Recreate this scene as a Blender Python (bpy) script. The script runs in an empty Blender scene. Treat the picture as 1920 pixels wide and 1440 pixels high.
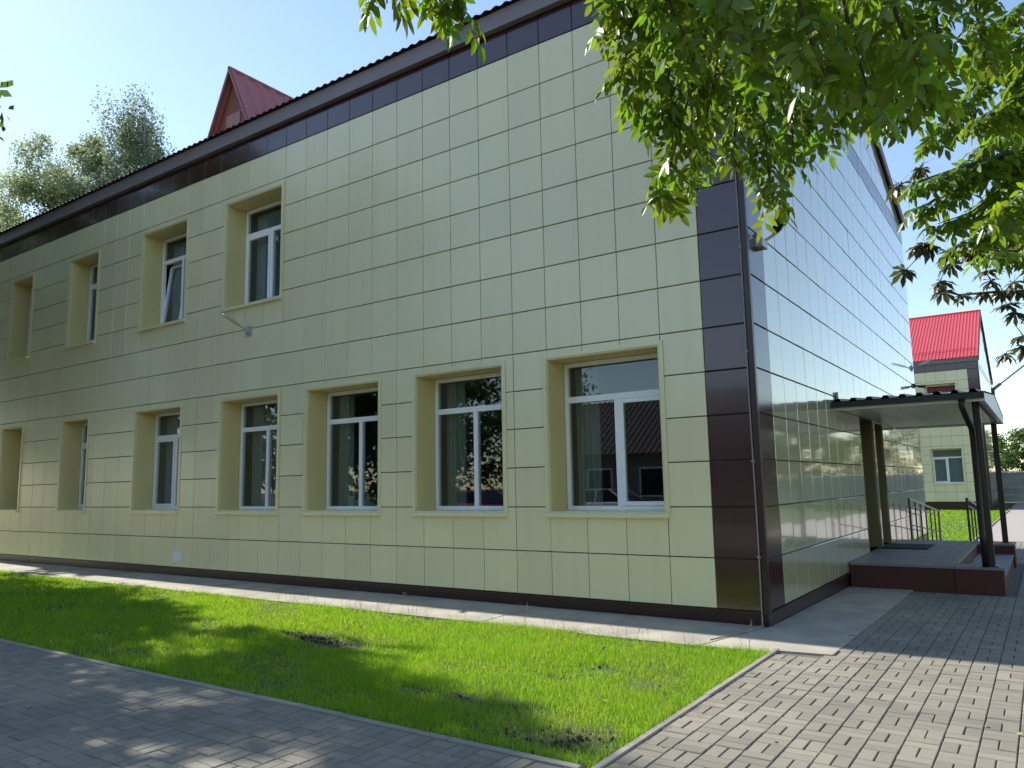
import bpy, math, random
import numpy as np
from mathutils import Matrix, Vector, Euler
random.seed(7); rng = np.random.default_rng(11)
S = bpy.context.scene; COL = S.collection; R = math.radians; PI = math.pi

# ------------------------------------------------------------------ camera, sky, sun, exposure
CAM = np.array([2.734, -9.013, 1.484]); YAW, PITCH, ROLL = R(34.56), R(7.575), R(-1.123); FPX = 1432.57
_fw = np.array([-math.sin(YAW)*math.cos(PITCH), math.cos(YAW)*math.cos(PITCH), math.sin(PITCH)])
_rt = np.array([math.cos(YAW), math.sin(YAW), 0.]); _up = np.cross(_rt, _fw)
RX = math.cos(ROLL)*_rt + math.sin(ROLL)*_up; UY = -math.sin(ROLL)*_rt + math.cos(ROLL)*_up
cd = bpy.data.cameras.new('camera'); cd.sensor_width = 36; cd.sensor_fit = 'HORIZONTAL'; cd.lens = FPX/1920*36
cd.clip_start = 0.05; cd.clip_end = 2000
co = bpy.data.objects.new('camera', cd); COL.objects.link(co); S.camera = co
co.matrix_world = Matrix(((RX[0], UY[0], -_fw[0], CAM[0]), (RX[1], UY[1], -_fw[1], CAM[1]), (RX[2], UY[2], -_fw[2], CAM[2]), (0, 0, 0, 1)))
SUN_EL, SUN_AZ = 40.0, 3.1            # the sun stands to the left, a little behind the front wall
W = bpy.data.worlds.new('World'); S.world = W; W.use_nodes = True
wn = W.node_tree.nodes; sk = wn.new('ShaderNodeTexSky'); sk.sky_type = 'NISHITA'; sk.sun_disc = False
sk.sun_elevation = R(SUN_EL); sk.sun_rotation = R(270 + SUN_AZ); sk.air_density = 1.0; sk.dust_density = 0.15; sk.ozone_density = 0.25
W.node_tree.links.new(sk.outputs[0], wn['Background'].inputs[0]); wn['Background'].inputs[1].default_value = 0.15
ld = bpy.data.lights.new('sun', 'SUN'); ld.energy = 5.0; ld.angle = R(0.53); ld.color = (1.0, 0.94, 0.84)
lo = bpy.data.objects.new('sun', ld); COL.objects.link(lo)
tosun = Vector((-math.cos(R(SUN_AZ))*math.cos(R(SUN_EL)), math.sin(R(SUN_AZ))*math.cos(R(SUN_EL)), math.sin(R(SUN_EL))))
lo.rotation_euler = (-tosun).to_track_quat('-Z', 'Y').to_euler(); lo.location = (-20, -2, 25)
vs = S.view_settings; vs.view_transform = 'Standard'; vs.look = 'None'; vs.exposure = 0.68; vs.gamma = 1.0; vs.use_curve_mapping = False

S.cycles.adaptive_threshold = 0.02; S.cycles.max_bounces = 6; S.cycles.diffuse_bounces = 3; S.cycles.glossy_bounces = 3; S.cycles.transmission_bounces = 4; S.cycles.transparent_max_bounces = 8; S.cycles.caustics_reflective = False; S.cycles.caustics_refractive = False

def in_view(p, m=1.05):
    q = np.asarray(p) - CAM; d = q @ _fw
    if d < .1: return False, 0
    return (abs(q @ RX)/d < m*960/FPX and abs(q @ UY)/d < m*720/FPX), d
def gz(y):                                   # ground falls slightly towards the far wing
    if y < 0: return -.17
    if y < 14: return -.17 - .011*y
    return max(-.324 - .0042*(y-14), -.46)

# ------------------------------------------------------------------ materials
def mat(name, col=(.5, .5, .5), rough=.5, metal=0., spec=.5, noise=None, bump=None, rand=0., trans=0., coat=0., streak=0.):
    """noise=(scale, amount, detail, other colour); bump=(scale, strength, distance); rand = value spread per piece"""
    m = bpy.data.materials.new(name); m.use_nodes = True; nt = m.node_tree; N = nt.nodes; L = nt.links
    b = N['Principled BSDF']; out = N['Material Output']
    b.inputs['Roughness'].default_value = rough; b.inputs['Metallic'].default_value = metal
    b.inputs['Specular IOR Level'].default_value = spec
    if coat: b.inputs['Coat Weight'].default_value = coat; b.inputs['Coat IOR'].default_value = 1.75; b.inputs['Coat Roughness'].default_value = .04
    rgb = N.new('ShaderNodeRGB'); rgb.outputs[0].default_value = (*col, 1); c = rgb.outputs[0]
    geo = N.new('ShaderNodeNewGeometry')
    if noise:
        t = N.new('ShaderNodeTexNoise'); t.inputs['Scale'].default_value = noise[0]; t.inputs['Detail'].default_value = noise[2]
        L.new(geo.outputs['Position'], t.inputs['Vector'])
        rp = N.new('ShaderNodeMapRange'); rp.inputs[1].default_value = .32; rp.inputs[2].default_value = .68; rp.inputs[4].default_value = noise[1]
        L.new(t.outputs['Fac'], rp.inputs[0])
        mx = N.new('ShaderNodeMix'); mx.data_type = 'RGBA'; mx.inputs[7].default_value = (*noise[3], 1)
        L.new(rp.outputs[0], mx.inputs[0]); L.new(c, mx.inputs[6]); c = mx.outputs[2]
    if streak:                                   # faint rain marks, long in the vertical
        mp = N.new('ShaderNodeMapping'); mp.inputs['Scale'].default_value = (7, 7, .35); L.new(geo.outputs['Position'], mp.inputs[0])
        t = N.new('ShaderNodeTexNoise'); t.inputs['Scale'].default_value = 1.; t.inputs['Detail'].default_value = 6; L.new(mp.outputs[0], t.inputs['Vector'])
        rp = N.new('ShaderNodeMapRange'); rp.inputs[1].default_value = .5; rp.inputs[2].default_value = .8; rp.inputs[4].default_value = streak; L.new(t.outputs['Fac'], rp.inputs[0])
        mx = N.new('ShaderNodeMix'); mx.data_type = 'RGBA'; mx.inputs[7].default_value = (*[v*.6 for v in col], 1); L.new(rp.outputs[0], mx.inputs[0]); L.new(c, mx.inputs[6]); c = mx.outputs[2]
    if rand:
        oi = N.new('ShaderNodeObjectInfo'); ad = N.new('ShaderNodeMath'); ad.operation = 'ADD'
        L.new(oi.outputs['Random'], ad.inputs[0]); L.new(geo.outputs['Random Per Island'], ad.inputs[1])
        fr = N.new('ShaderNodeMath'); fr.operation = 'FRACT'; L.new(ad.outputs[0], fr.inputs[0])
        mr = N.new('ShaderNodeMapRange'); mr.inputs[3].default_value = 1-rand; mr.inputs[4].default_value = 1+rand; L.new(fr.outputs[0], mr.inputs[0])
        hs = N.new('ShaderNodeHueSaturation'); L.new(mr.outputs[0], hs.inputs['Value']); L.new(c, hs.inputs['Color'])
        mh = N.new('ShaderNodeMapRange'); mh.inputs[3].default_value = .5-rand*.05; mh.inputs[4].default_value = .5+rand*.05; L.new(fr.outputs[0], mh.inputs[0])
        L.new(mh.outputs[0], hs.inputs['Hue']); c = hs.outputs[0]
    L.new(c, b.inputs['Base Color'])
    if bump:
        t = N.new('ShaderNodeTexNoise'); t.inputs['Scale'].default_value = bump[0]; t.inputs['Detail'].default_value = 4; L.new(geo.outputs['Position'], t.inputs['Vector'])
        bp = N.new('ShaderNodeBump'); bp.inputs['Strength'].default_value = bump[1]; bp.inputs['Distance'].default_value = bump[2]
        L.new(t.outputs['Fac'], bp.inputs['Height']); L.new(bp.outputs[0], b.inputs['Normal'])
    if trans:
        tr = N.new('ShaderNodeBsdfTranslucent'); ms = N.new('ShaderNodeMixShader'); ms.inputs[0].default_value = trans
        hs2 = N.new('ShaderNodeHueSaturation'); hs2.inputs['Value'].default_value = 1.7; hs2.inputs['Hue'].default_value = .485; hs2.inputs['Saturation'].default_value = 1.05
        L.new(c, hs2.inputs['Color']); L.new(hs2.outputs[0], tr.inputs['Color'])
        L.new(b.outputs[0], ms.inputs[1]); L.new(tr.outputs[0], ms.inputs[2]); L.new(ms.outputs[0], out.inputs[0])
    return m
def glass_mat(name, tint=(.80, .86, .86)):
    m = bpy.data.materials.new(name); m.use_nodes = True; N = m.node_tree.nodes; L = m.node_tree.links
    N.remove(N['Principled BSDF']); out = N['Material Output']
    fz = N.new('ShaderNodeLayerWeight'); fz.inputs[0].default_value = .5      # Schlick reflectance, the same from both sides of the pane
    pw = N.new('ShaderNodeMath'); pw.operation = 'POWER'; pw.inputs[1].default_value = 5; L.new(fz.outputs['Facing'], pw.inputs[0])
    mu = N.new('ShaderNodeMath'); mu.operation = 'MULTIPLY_ADD'; mu.inputs[1].default_value = .93; mu.inputs[2].default_value = .06; mu.use_clamp = True; L.new(pw.outputs[0], mu.inputs[0])
    g = N.new('ShaderNodeBsdfGlossy'); g.inputs['Roughness'].default_value = .01; g.inputs['Color'].default_value = (.95, .97, 1, 1)
    t = N.new('ShaderNodeBsdfTransparent'); t.inputs['Color'].default_value = (*tint, 1)
    mx = N.new('ShaderNodeMixShader'); L.new(mu.outputs[0], mx.inputs[0]); L.new(t.outputs[0], mx.inputs[1]); L.new(g.outputs[0], mx.inputs[2]); L.new(mx.outputs[0], out.inputs[0])
    return m
M = dict(
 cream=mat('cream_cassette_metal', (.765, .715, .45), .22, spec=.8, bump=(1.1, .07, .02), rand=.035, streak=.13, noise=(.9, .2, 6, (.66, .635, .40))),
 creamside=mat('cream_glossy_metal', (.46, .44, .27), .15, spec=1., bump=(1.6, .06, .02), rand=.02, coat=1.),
 brown=mat('brown_cassette_metal', (.045, .013, .014), .18, spec=.8, bump=(1.4, .05, .02), rand=.08, coat=.18),
 joint=mat('panel_joint_backing', (.085, .092, .06), .8),
 browntrim=mat('brown_trim_metal', (.035, .016, .014), .3, spec=.5),
 reveal=mat('reveal_metal_warm_bounce', (.72, .61, .29), .4),  # warm light bouncing between the cream faces is put into this yellow
 doorlining=mat('olive_brown_lining', (.20, .17, .085), .5),
 pvc=mat('white_window_plastic', (.90, .92, .95), .3),
 glass=glass_mat('window_glass'),
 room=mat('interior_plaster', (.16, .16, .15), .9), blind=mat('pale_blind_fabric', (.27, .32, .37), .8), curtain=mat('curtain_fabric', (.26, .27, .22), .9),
 redcurtain=mat('red_curtain_fabric', (.62, .07, .09), .8),
 roofred=mat('red_roof_metal', (.50, .055, .065), .35, spec=.5, bump=(3, .05, .02)),
 roofhaze=mat('hazed_red_roof_metal', (.36, .12, .125), .45, noise=(2, .6, 5, (.30, .11, .11))),  # dormer red dulled towards mauve: glare haze put into the colour
 roofdark=mat('brown_roof_sheet', (.06, .028, .026), .45, noise=(3, .5, 4, (.10, .05, .045))),
 soffit=mat('grey_brown_soffit', (.19, .155, .165), .45, noise=(2, .5, 5, (.23, .19, .20))),
 dormer=mat('dormer_cladding', (.30, .10, .075), .55, noise=(4, .4, 4, (.36, .14, .10))),
 dormerwin=mat('pale_pink_shutter', (.45, .27, .24), .6),
 white=mat('white_sheet', (.88, .88, .86), .45, noise=(2, .3, 4, (.80, .80, .78))),
 blackmetal=mat('black_painted_metal', (.012, .011, .012), .3), gutter=mat('dark_gutter_metal', (.014, .011, .012), .35),
 maroon=mat('maroon_painted_concrete', (.085, .022, .018), .7, noise=(5, .6, 6, (.055, .018, .016)), bump=(30, .3, .01)),
 tile=mat('grey_platform_tile', (.20, .19, .19), .6, noise=(3, .5, 5, (.26, .25, .25)), rand=.06),
 yellow=mat('worn_yellow_paint', (.42, .36, .12), .7, noise=(14, .9, 6, (.26, .24, .16))),
 mat_=mat('black_rubber_mat', (.012, .013, .016), .8, bump=(90, .5, .01)),
 concrete=mat('apron_concrete', (.44, .40, .33), .9, noise=(2.2, 1., 10, (.29, .27, .23)), bump=(40, .35, .01)),
 kerb=mat('kerb_concrete', (.31, .29, .245), .9, noise=(3, .8, 8, (.24, .23, .20)), bump=(60, .3, .006), rand=.05),
 paver=mat('grey_paver_concrete', (.262, .238, .188), .9, noise=(.9, 1., 9, (.185, .172, .142)), bump=(120, .35, .004), rand=.13),
 sand=mat('joint_sand', (.155, .138, .105), .95, noise=(9, .7, 6, (.10, .09, .068))),
 path=mat('far_path_paving', (.36, .31, .28), .9, noise=(2, .6, 6, (.30, .27, .25))),
 soil=mat('thatch_and_soil', (.06, .10, .02), .95, noise=(5, .9, 8, (.085, .08, .04)), bump=(25, .8, .03)),
 turf=mat('turf_ground', (.05, .085, .02), .95, noise=(1.2, .8, 8, (.09, .085, .04)), bump=(30, .8, .03)),
 grass=mat('grass_blades', (.19, .37, .028), .5, spec=.3, rand=.28, trans=.45, noise=(1.6, .6, 8, (.26, .37, .045))),
 dry=mat('dry_grass_stalks', (.30, .25, .13), .7, rand=.2, trans=.3),
 clod=mat('soil_clods', (.055, .045, .035), .95, rand=.3, bump=(60, .6, .02)),
 ash=mat('ash_leaves', (.095, .19, .016), .38, spec=.5, rand=.4, trans=.5, noise=(5, .5, 3, (.17, .20, .02))),
 chest=mat('chestnut_leaves', (.045, .075, .022), .4, rand=.30, trans=.30, noise=(3, .5, 3, (.10, .055, .02))),
 leafdark=mat('tree_leaves', (.060, .115, .022), .5, rand=.35, trans=.38),
 birch=mat('pale_hazed_leaves', (.24, .29, .15), .5, rand=.35, trans=.45),  # leaf green raised and paled: haze over the trees put into the base colour
 birchleaf=mat('birch_leaves_hazed', (.16, .21, .125), .5, rand=.3, trans=.42), carwhite=mat('white_car_paint', (.75, .77, .78), .2, coat=.6), carblue=mat('blue_car_marking', (.03, .10, .35), .3), carred=mat('red_car_paint', (.45, .03, .03), .2, coat=.6), cardark=mat('dark_car_glass', (.015, .018, .02), .05), tyre=mat('tyre_rubber', (.02, .02, .02), .8), lamp=mat('car_lamp', (.7, .7, .7), .1),  # birchleaf: bluish haze over the birches is mixed into the leaf colour
 bark=mat('bark', (.085, .065, .048), .9, noise=(14, .8, 6, (.045, .036, .03)), bump=(30, .8, .03)),
 birchbark=mat('birch_bark', (.55, .53, .48), .8, noise=(9, .9, 5, (.10, .09, .08))),
 twig=mat('twig_bark', (.055, .045, .03), .8),
 grey=mat('grey_lamp_metal', (.45, .46, .47), .4, metal=.3), lens=mat('lamp_lens', (.62, .66, .62), .15),
 cable=mat('light_grey_cable', (.26, .24, .24), .5), fence=mat('grey_block_fence', (.30, .32, .31), .9, noise=(2, .8, 6, (.20, .23, .21)), rand=.08),
 house=mat('house_plaster', (.28, .28, .28), .9, noise=(1, .6, 5, (.22, .22, .22))), houseroof=mat('house_tile_roof', (.055, .038, .038), .8),
 ventw=mat('white_vent_plastic', (.72, .78, .84), .5),
)

# ------------------------------------------------------------------ mesh helpers
class MB:
    def __init__(s): s.v = []; s.f = []
    def add(s, v, f):
        o = len(s.v); s.v.extend(tuple(map(float, p)) for p in v); s.f.extend(tuple(i+o for i in q) for q in f); return s
    def box(s, x0, x1, y0, y1, z0, z1):
        return s.add([(x0, y0, z0), (x1, y0, z0), (x1, y1, z0), (x0, y1, z0), (x0, y0, z1), (x1, y0, z1), (x1, y1, z1), (x0, y1, z1)],
                     [(3, 2, 1, 0), (4, 5, 6, 7), (0, 1, 5, 4), (1, 2, 6, 5), (2, 3, 7, 6), (3, 0, 4, 7)])
    def cbox(s, x0, x1, y0, y1, z0, z1, c):      # a box with its top edge chamfered
        return s.add([(x0, y0, z0), (x1, y0, z0), (x1, y1, z0), (x0, y1, z0), (x0, y0, z1-c), (x1, y0, z1-c), (x1, y1, z1-c), (x0, y1, z1-c),
                      (x0+c, y0+c, z1), (x1-c, y0+c, z1), (x1-c, y1-c, z1), (x0+c, y1-c, z1)],
                     [(0, 1, 5, 4), (1, 2, 6, 5), (2, 3, 7, 6), (3, 0, 4, 7), (4, 5, 9, 8), (5, 6, 10, 9), (6, 7, 11, 10), (7, 4, 8, 11), (8, 9, 10, 11)])
    def tube(s, pts, rad, n=7, caps=True):
        pts = [np.asarray(p, float) for p in pts]; rad = rad if hasattr(rad, '__len__') else [rad]*len(pts); o = len(s.v); a = None
        for i, p in enumerate(pts):
            t = pts[min(i+1, len(pts)-1)] - pts[max(i-1, 0)]; t /= np.linalg.norm(t)+1e-9
            if a is None: a = np.cross(t, (0, 0, 1.) if abs(t[2]) < .9 else (1., 0, 0))
            a = a - t*(a @ t); a /= np.linalg.norm(a)+1e-9; b = np.cross(t, a)
            for k in range(n):
                q = p + rad[i]*(math.cos(2*PI*k/n)*a + math.sin(2*PI*k/n)*b); s.v.append(tuple(q))
        for i in range(len(pts)-1):
            for k in range(n): s.f.append((o+i*n+k, o+i*n+(k+1) % n, o+(i+1)*n+(k+1) % n, o+(i+1)*n+k))
        if caps: s.f.append(tuple(o+k for k in reversed(range(n)))); s.f.append(tuple(o+(len(pts)-1)*n+k for k in range(n)))
        return s
    def prism(s, poly, y0, y1):                  # polygon in x,z extruded along y
        n = len(poly)
        return s.add([(x, y0, z) for x, z in poly]+[(x, y1, z) for x, z in poly],
                     [tuple(range(n)), tuple(reversed(range(n, 2*n)))]+[(i, i+n, (i+1) % n+n, (i+1) % n) for i in range(n)])
    def mesh(s, name, m, smooth=False):
        me = bpy.data.meshes.new(name); me.from_pydata(s.v, [], s.f); me.update()
        if m: me.materials.append(m)
        if smooth: me.polygons.foreach_set('use_smooth', [True]*len(me.polygons))
        return me
    def obj(s, name, m, parent=None, smooth=False): return ob(name, s.mesh(name, m, smooth), parent)
def npmesh(name, V, F, m, smooth=False):           # V (n,3), F (k,3) triangles
    me = bpy.data.meshes.new(name); me.vertices.add(len(V)); me.vertices.foreach_set('co', np.asarray(V, np.float32).ravel())
    me.loops.add(F.size); me.loops.foreach_set('vertex_index', np.asarray(F, np.int32).ravel())
    me.polygons.add(len(F)); me.polygons.foreach_set('loop_start', np.arange(0, F.size, 3, dtype=np.int32)); me.polygons.foreach_set('loop_total', np.full(len(F), 3, np.int32))
    if smooth: me.polygons.foreach_set('use_smooth', np.ones(len(F), bool))
    me.update(calc_edges=True); me.materials.append(m); return me
def ob(name, data, parent=None, loc=None, rot=None):
    o = bpy.data.objects.new(name, data); COL.objects.link(o); o.parent = parent
    if loc is not None: o.location = loc
    if rot is not None: o.rotation_euler = rot
    return o
def tag(o, label=None, cat=None, group=None, kind=None):
    for k, v in (('label', label), ('category', cat), ('group', group), ('kind', kind)):
        if v: o[k] = v
    return o
def thing(name, label, cat, loc=(0, 0, 0), group=None): return tag(ob(name, None, None, loc), label, cat, group)
def bx(name, m, parent, *a): return MB().box(*a).obj(name, m, parent)

# ------------------------------------------------------------------ ground, lawn, pavings
ys = [-300, -40, 0, 14, 44, 70, 140, 600]
g = MB()
for a, b in zip(ys, ys[1:]):
    za, zb = gz(a)-.07, gz(b)-.07
    g.add([(-500, a, za), (500, a, za), (500, b, zb), (-500, b, zb)], [(0, 1, 2, 3)])
tag(g.obj('ground', M['turf']), kind='structure')

def sheet(name, m, x0, x1, y0, y1, dz, step=.5, bump=0.):
    nx = max(2, int((x1-x0)/step)+1); ny = max(2, int((y1-y0)/step)+1)
    X, Yy = np.meshgrid(np.linspace(x0, x1, nx), np.linspace(y0, y1, ny)); Zz = np.array([[gz(v)+dz for v in r] for r in Yy])
    if bump: Zz = Zz + bump*(np.sin(X*3.1+Yy*1.7)*.4+np.sin(X*7.3-Yy*5.1)*.3+rng.normal(0, .5, X.shape)*.5)
    V = np.stack([X, Yy, Zz], 2).reshape(-1, 3); i = np.arange(nx*ny).reshape(ny, nx)
    a, b, c, d = i[:-1, :-1].ravel(), i[:-1, 1:].ravel(), i[1:, 1:].ravel(), i[1:, :-1].ravel()
    return ob(name, npmesh(name, V, np.concatenate([np.stack([a, b, c], 1), np.stack([a, c, d], 1)]), m, True))
yE = lambda x: -1.32      # where grass and concrete meet
LX0, LX1, LY0, LY1 = -26., .385, -4.87, -1.25
tag(sheet('lawn', M['soil'], LX0, LX1, LY0, LY1, -.012, .07, .012), kind='structure')

# concrete apron round the foot of the building, in slabs
apron = tag(ob('apron', None), kind='structure')
def slab(poly, z0, z1): 
    n = len(poly)
    return MB().add([(x, y, gz(y)+z0) for x, y in poly]+[(x, y, gz(y)+z1) for x, y in poly], [tuple(range(n, 2*n))]+[(i, (i+1) % n, (i+1) % n+n, i+n) for i in range(n)])
xs = [-.02, -3.1, -6.2, -9.4, -12.6, -15.8, -19, -22.5, -26]
for i, (a, b) in enumerate(zip(xs, xs[1:])):
    slab([(b+.006, yE(b)-.05), (-.32 if i == 0 else a-.006, yE(a)-.05), (a-.006, .03), (b+.006, .03)], -.15, .012+.003*(i % 2)).obj('slab', M['concrete'], apron)
slab([(-.30, -1.36), (.38, -1.30), (.40, -1.2), (.93, -1.14), (.93, 1.9), (0.02, 1.9), (0.02, .03)], -.15, .010).obj('slab', M['concrete'], apron)
slab([(0.02, 1.915), (.93, 1.915), (.93, 4.27), (0.02, 4.27)], -.15, .008).obj('slab', M['concrete'], apron)

# block pavings in basket weave, 200 x 100 mm blocks
pv = {}
for o_ in 'xy':
    a, b = (.1, .05) if o_ == 'x' else (.05, .1)
    pv[o_] = [MB().cbox(-a+.003, a-.003, -b+.003, b-.003, -.05, dz, .005).mesh('paver', M['paver']) for dz in (0., .0025, -.002)]
def paving(name, cells, top=300):
    root = tag(ob(name, None), kind='structure'); items = []
    for (i, j, cx, cy) in cells:
        for k in (-1, 1):
            o_ = 'y' if (i+j) % 2 == 0 else 'x'
            p = (cx+(k*.05 if o_ == 'y' else 0), cy+(k*.05 if o_ == 'x' else 0)); p = (p[0], p[1], gz(p[1]))
            vis, d = in_view(p, .99); items.append((0 if vis else 1, d if vis else 9e9, o_, p))
    items.sort(key=lambda t: t[:2]); rest = MB()
    for n, (nv, d, o_, p) in enumerate(items):
        me = random.choice(pv[o_]); rz = random.gauss(0, .008); 
        if n < top and not nv: ob('paver', me, root, (p[0], p[1], p[2]), (random.gauss(0, .006), random.gauss(0, .006), rz))
        else:
            mt = Matrix.Translation(p) @ Euler((random.gauss(0, .006), random.gauss(0, .006), rz)).to_matrix().to_4x4()
            rest.add([mt @ v.co for v in me.vertices], [tuple(q.vertices) for q in me.polygons])
    tag(rest.obj('paver', M['paver'], root), kind='stuff'); return root
fw_ = paving('front_walkway', [(i, j, .34-.2*i+.005, -5.035-.2*j) for i in range(70) for j in range(17)])
x = sheet('joint_sand', M['sand'], -26, .45, -14, -4.93, -.012, 2.); x.parent = fw_
bx('paving_field', M['paver'], fw_, -26, -13.56, -8.3, -4.935, -.3, -.171); bx('paving_field', M['paver'], fw_, -40, 14, -20, -8.32, -.3, -.1715)
sc = []
for i in range(17):
    for j in range(125):
        cx, cy = .55+.2*i, -8.2+.2*j
        if cx < .9 and cy > -1.25: continue
        if cx < 2.2 and 4.2 < cy < 9.8: continue
        if cx < .9 and cy > 9: continue
        sc.append((i, j, cx, cy))
sw = paving('side_walkway', sc)
for a in ((.45, 3.95, -14, -1.03), (.935, 3.95, -1.03, 70)):
    s_ = sheet('joint_sand', M['sand'], *a, -.012, 2.); s_.parent = sw
s_ = sheet('paving_field', M['path'], .96, 6, 16.85, 70, -.004, 2.); s_.parent = sw
# kerbs
kb = tag(ob('kerb', None), kind='structure')
km = [MB().cbox(-.497, .497, -.028, .028, -.2, .012+d, .006).mesh('kerb_stone', M['kerb']) for d in (0, .004, -.003)]
for i in range(26): ob('kerb_stone', random.choice(km), kb, (-.13-1.0*i-.03, -4.90, -.17), (0, 0, random.gauss(0, .003)))
for i in range(4): ob('kerb_stone', random.choice(km), kb, (.415, -4.42+.93*i, -.17), (0, 0, PI/2+random.gauss(0, .003)))
for i in range(40): ob('kerb_stone', km[0], kb, (.9, 15.4+i, gz(15.4+i)+.02), (0, 0, PI/2))

# ------------------------------------------------------------------ buildings
ROWS = [0, .585, 1.185, 1.732, 2.280, 2.822, 3.363, 3.967, 4.560, 5.153, 5.701, 6.243, 6.789, 7.342, 7.973, 8.418]
LZ, UZ = (1.125, 3.21), (5.07, 7.20)
PT = .03                                         # panel thickness
_pc = {}
def panel_mesh(w, h, m):
    k = (round(w, 3), round(h, 3), m.name)
    if k not in _pc:
        c = .005; x0, x1, z0, z1 = -w/2, w/2, 0, h
        _pc[k] = MB().add([(x0, 0, z0), (x1, 0, z0), (x1, 0, z1), (x0, 0, z1), (x0, -PT+c, z0), (x1, -PT+c, z0), (x1, -PT+c, z1), (x0, -PT+c, z1),
                           (x0+c, -PT, z0+c), (x1-c, -PT, z0+c), (x1-c, -PT, z1-c), (x0+c, -PT, z1-c)],
                          [(0, 1, 5, 4), (1, 2, 6, 5), (2, 3, 7, 6), (3, 0, 4, 7), (4, 5, 9, 8), (5, 6, 10, 9), (6, 7, 11, 10), (7, 4, 8, 11), (8, 9, 10, 11)]).mesh('panel', m)
    return _pc[k]
def cut(x0, x1, z0, z1, op):
    """the polygon of a panel left over round an opening"""
    a, b, c, d = op
    if a >= x1 or b <= x0 or c >= z1 or d <= z0: return 'full'
    l, r, lo_, hi = a > x0+.01, b < x1-.01, c > z0+.01, d < z1-.01
    n = l+r+lo_+hi
    if n == 0: return None
    if n == 1:
        if l: return [(x0, z0), (a, z0), (a, z1), (x0, z1)]
        if r: return [(b, z0), (x1, z0), (x1, z1), (b, z1)]
        if lo_: return [(x0, z0), (x1, z0), (x1, c), (x0, c)]
        return [(x0, d), (x1, d), (x1, z1), (x0, z1)]
    if l and lo_: return [(x0, z0), (x1, z0), (x1, c), (a, c), (a, z1), (x0, z1)]
    if r and lo_: return [(x0, z0), (x1, z0), (x1, z1), (b, z1), (b, c), (x0, c)]
    if l and hi: return [(x0, z0), (a, z0), (a, d), (x1, d), (x1, z1), (x0, z1)]
    if r and hi: return [(b, z0), (x1, z0), (x1, z1), (x0, z1), (x0, d), (b, d)]
    if l and r: return [(x0, z0), (a, z0), (a, z1), (x0, z1)]
    return [(x0, z0), (x1, z0), (x1, c), (x0, c)]
def clad(wall, place, cells, ops, top=300, tilt=.0018):
    """cells: (x0, x1, z0, z1, material[, polygon]); each becomes a folded metal cassette of its own"""
    its = []
    for c in cells:
        x0, x1, z0, z1, m = c[:5]; gx, gzz = .0045, .007; poly = 'full'
        X0, X1, Z0, Z1 = x0+gx, x1-gx, z0+gzz, z1-gzz
        if len(c) > 5: poly = c[5]
        else:
            for o in ops:
                q = cut(X0, X1, Z0, Z1, o)
                if q != 'full': poly = q; break
        if poly is None: continue
        wp = place @ Vector(((x0+x1)/2, -PT, (z0+z1)/2)); vis, d = in_view(wp); its.append((0 if vis else 1, d, (X0, X1, Z0, Z1), m, poly))
    its.sort(key=lambda t: t[:2]); rest = {}
    for n, (nv, d, (X0, X1, Z0, Z1), m, poly) in enumerate(its):
        loc = Vector(((X0+X1)/2, 0, Z0))
        if poly == 'full': me = panel_mesh(X1-X0, Z1-Z0, m)
        else: me = MB().prism([(px-loc.x, pz-loc.z) for px, pz in poly], -PT, 0).mesh('panel', m)
        mt = Matrix.Translation(loc) @ Euler((random.gauss(0, tilt), 0, random.gauss(0, tilt))).to_matrix().to_4x4()
        if n < top and not nv: o = ob('panel', me, wall); o.matrix_local = place @ mt
        else: rest.setdefault(m.name, (m, MB()))[1].add([place @ mt @ v.co for v in me.vertices], [tuple(q.vertices) for q in me.polygons])
    for m, b in rest.values(): tag(b.obj('panel', m, wall), kind='stuff')
def backing(b, place, x0, x1, z0, z1, ops, d0=.0, d1=.40):
    xs = sorted({x0, x1, *[v for o in ops for v in o[:2] if x0 < v < x1]}); zs = sorted({z0, z1, *[v for o in ops for v in o[2:] if z0 < v < z1]})
    for a, c in zip(xs, xs[1:]):
        for e, f in zip(zs, zs[1:]):
            mx, mz = (a+c)/2, (e+f)/2
            if any(o[0] < mx < o[1] and o[2] < mz < o[3] for o in ops): continue
            for d in (d0, d1): b.add([place @ Vector((a, d, e)), place @ Vector((c, d, e)), place @ Vector((c, d, f)), place @ Vector((a, d, f))], [(0, 1, 2, 3)])
    return b
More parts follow.
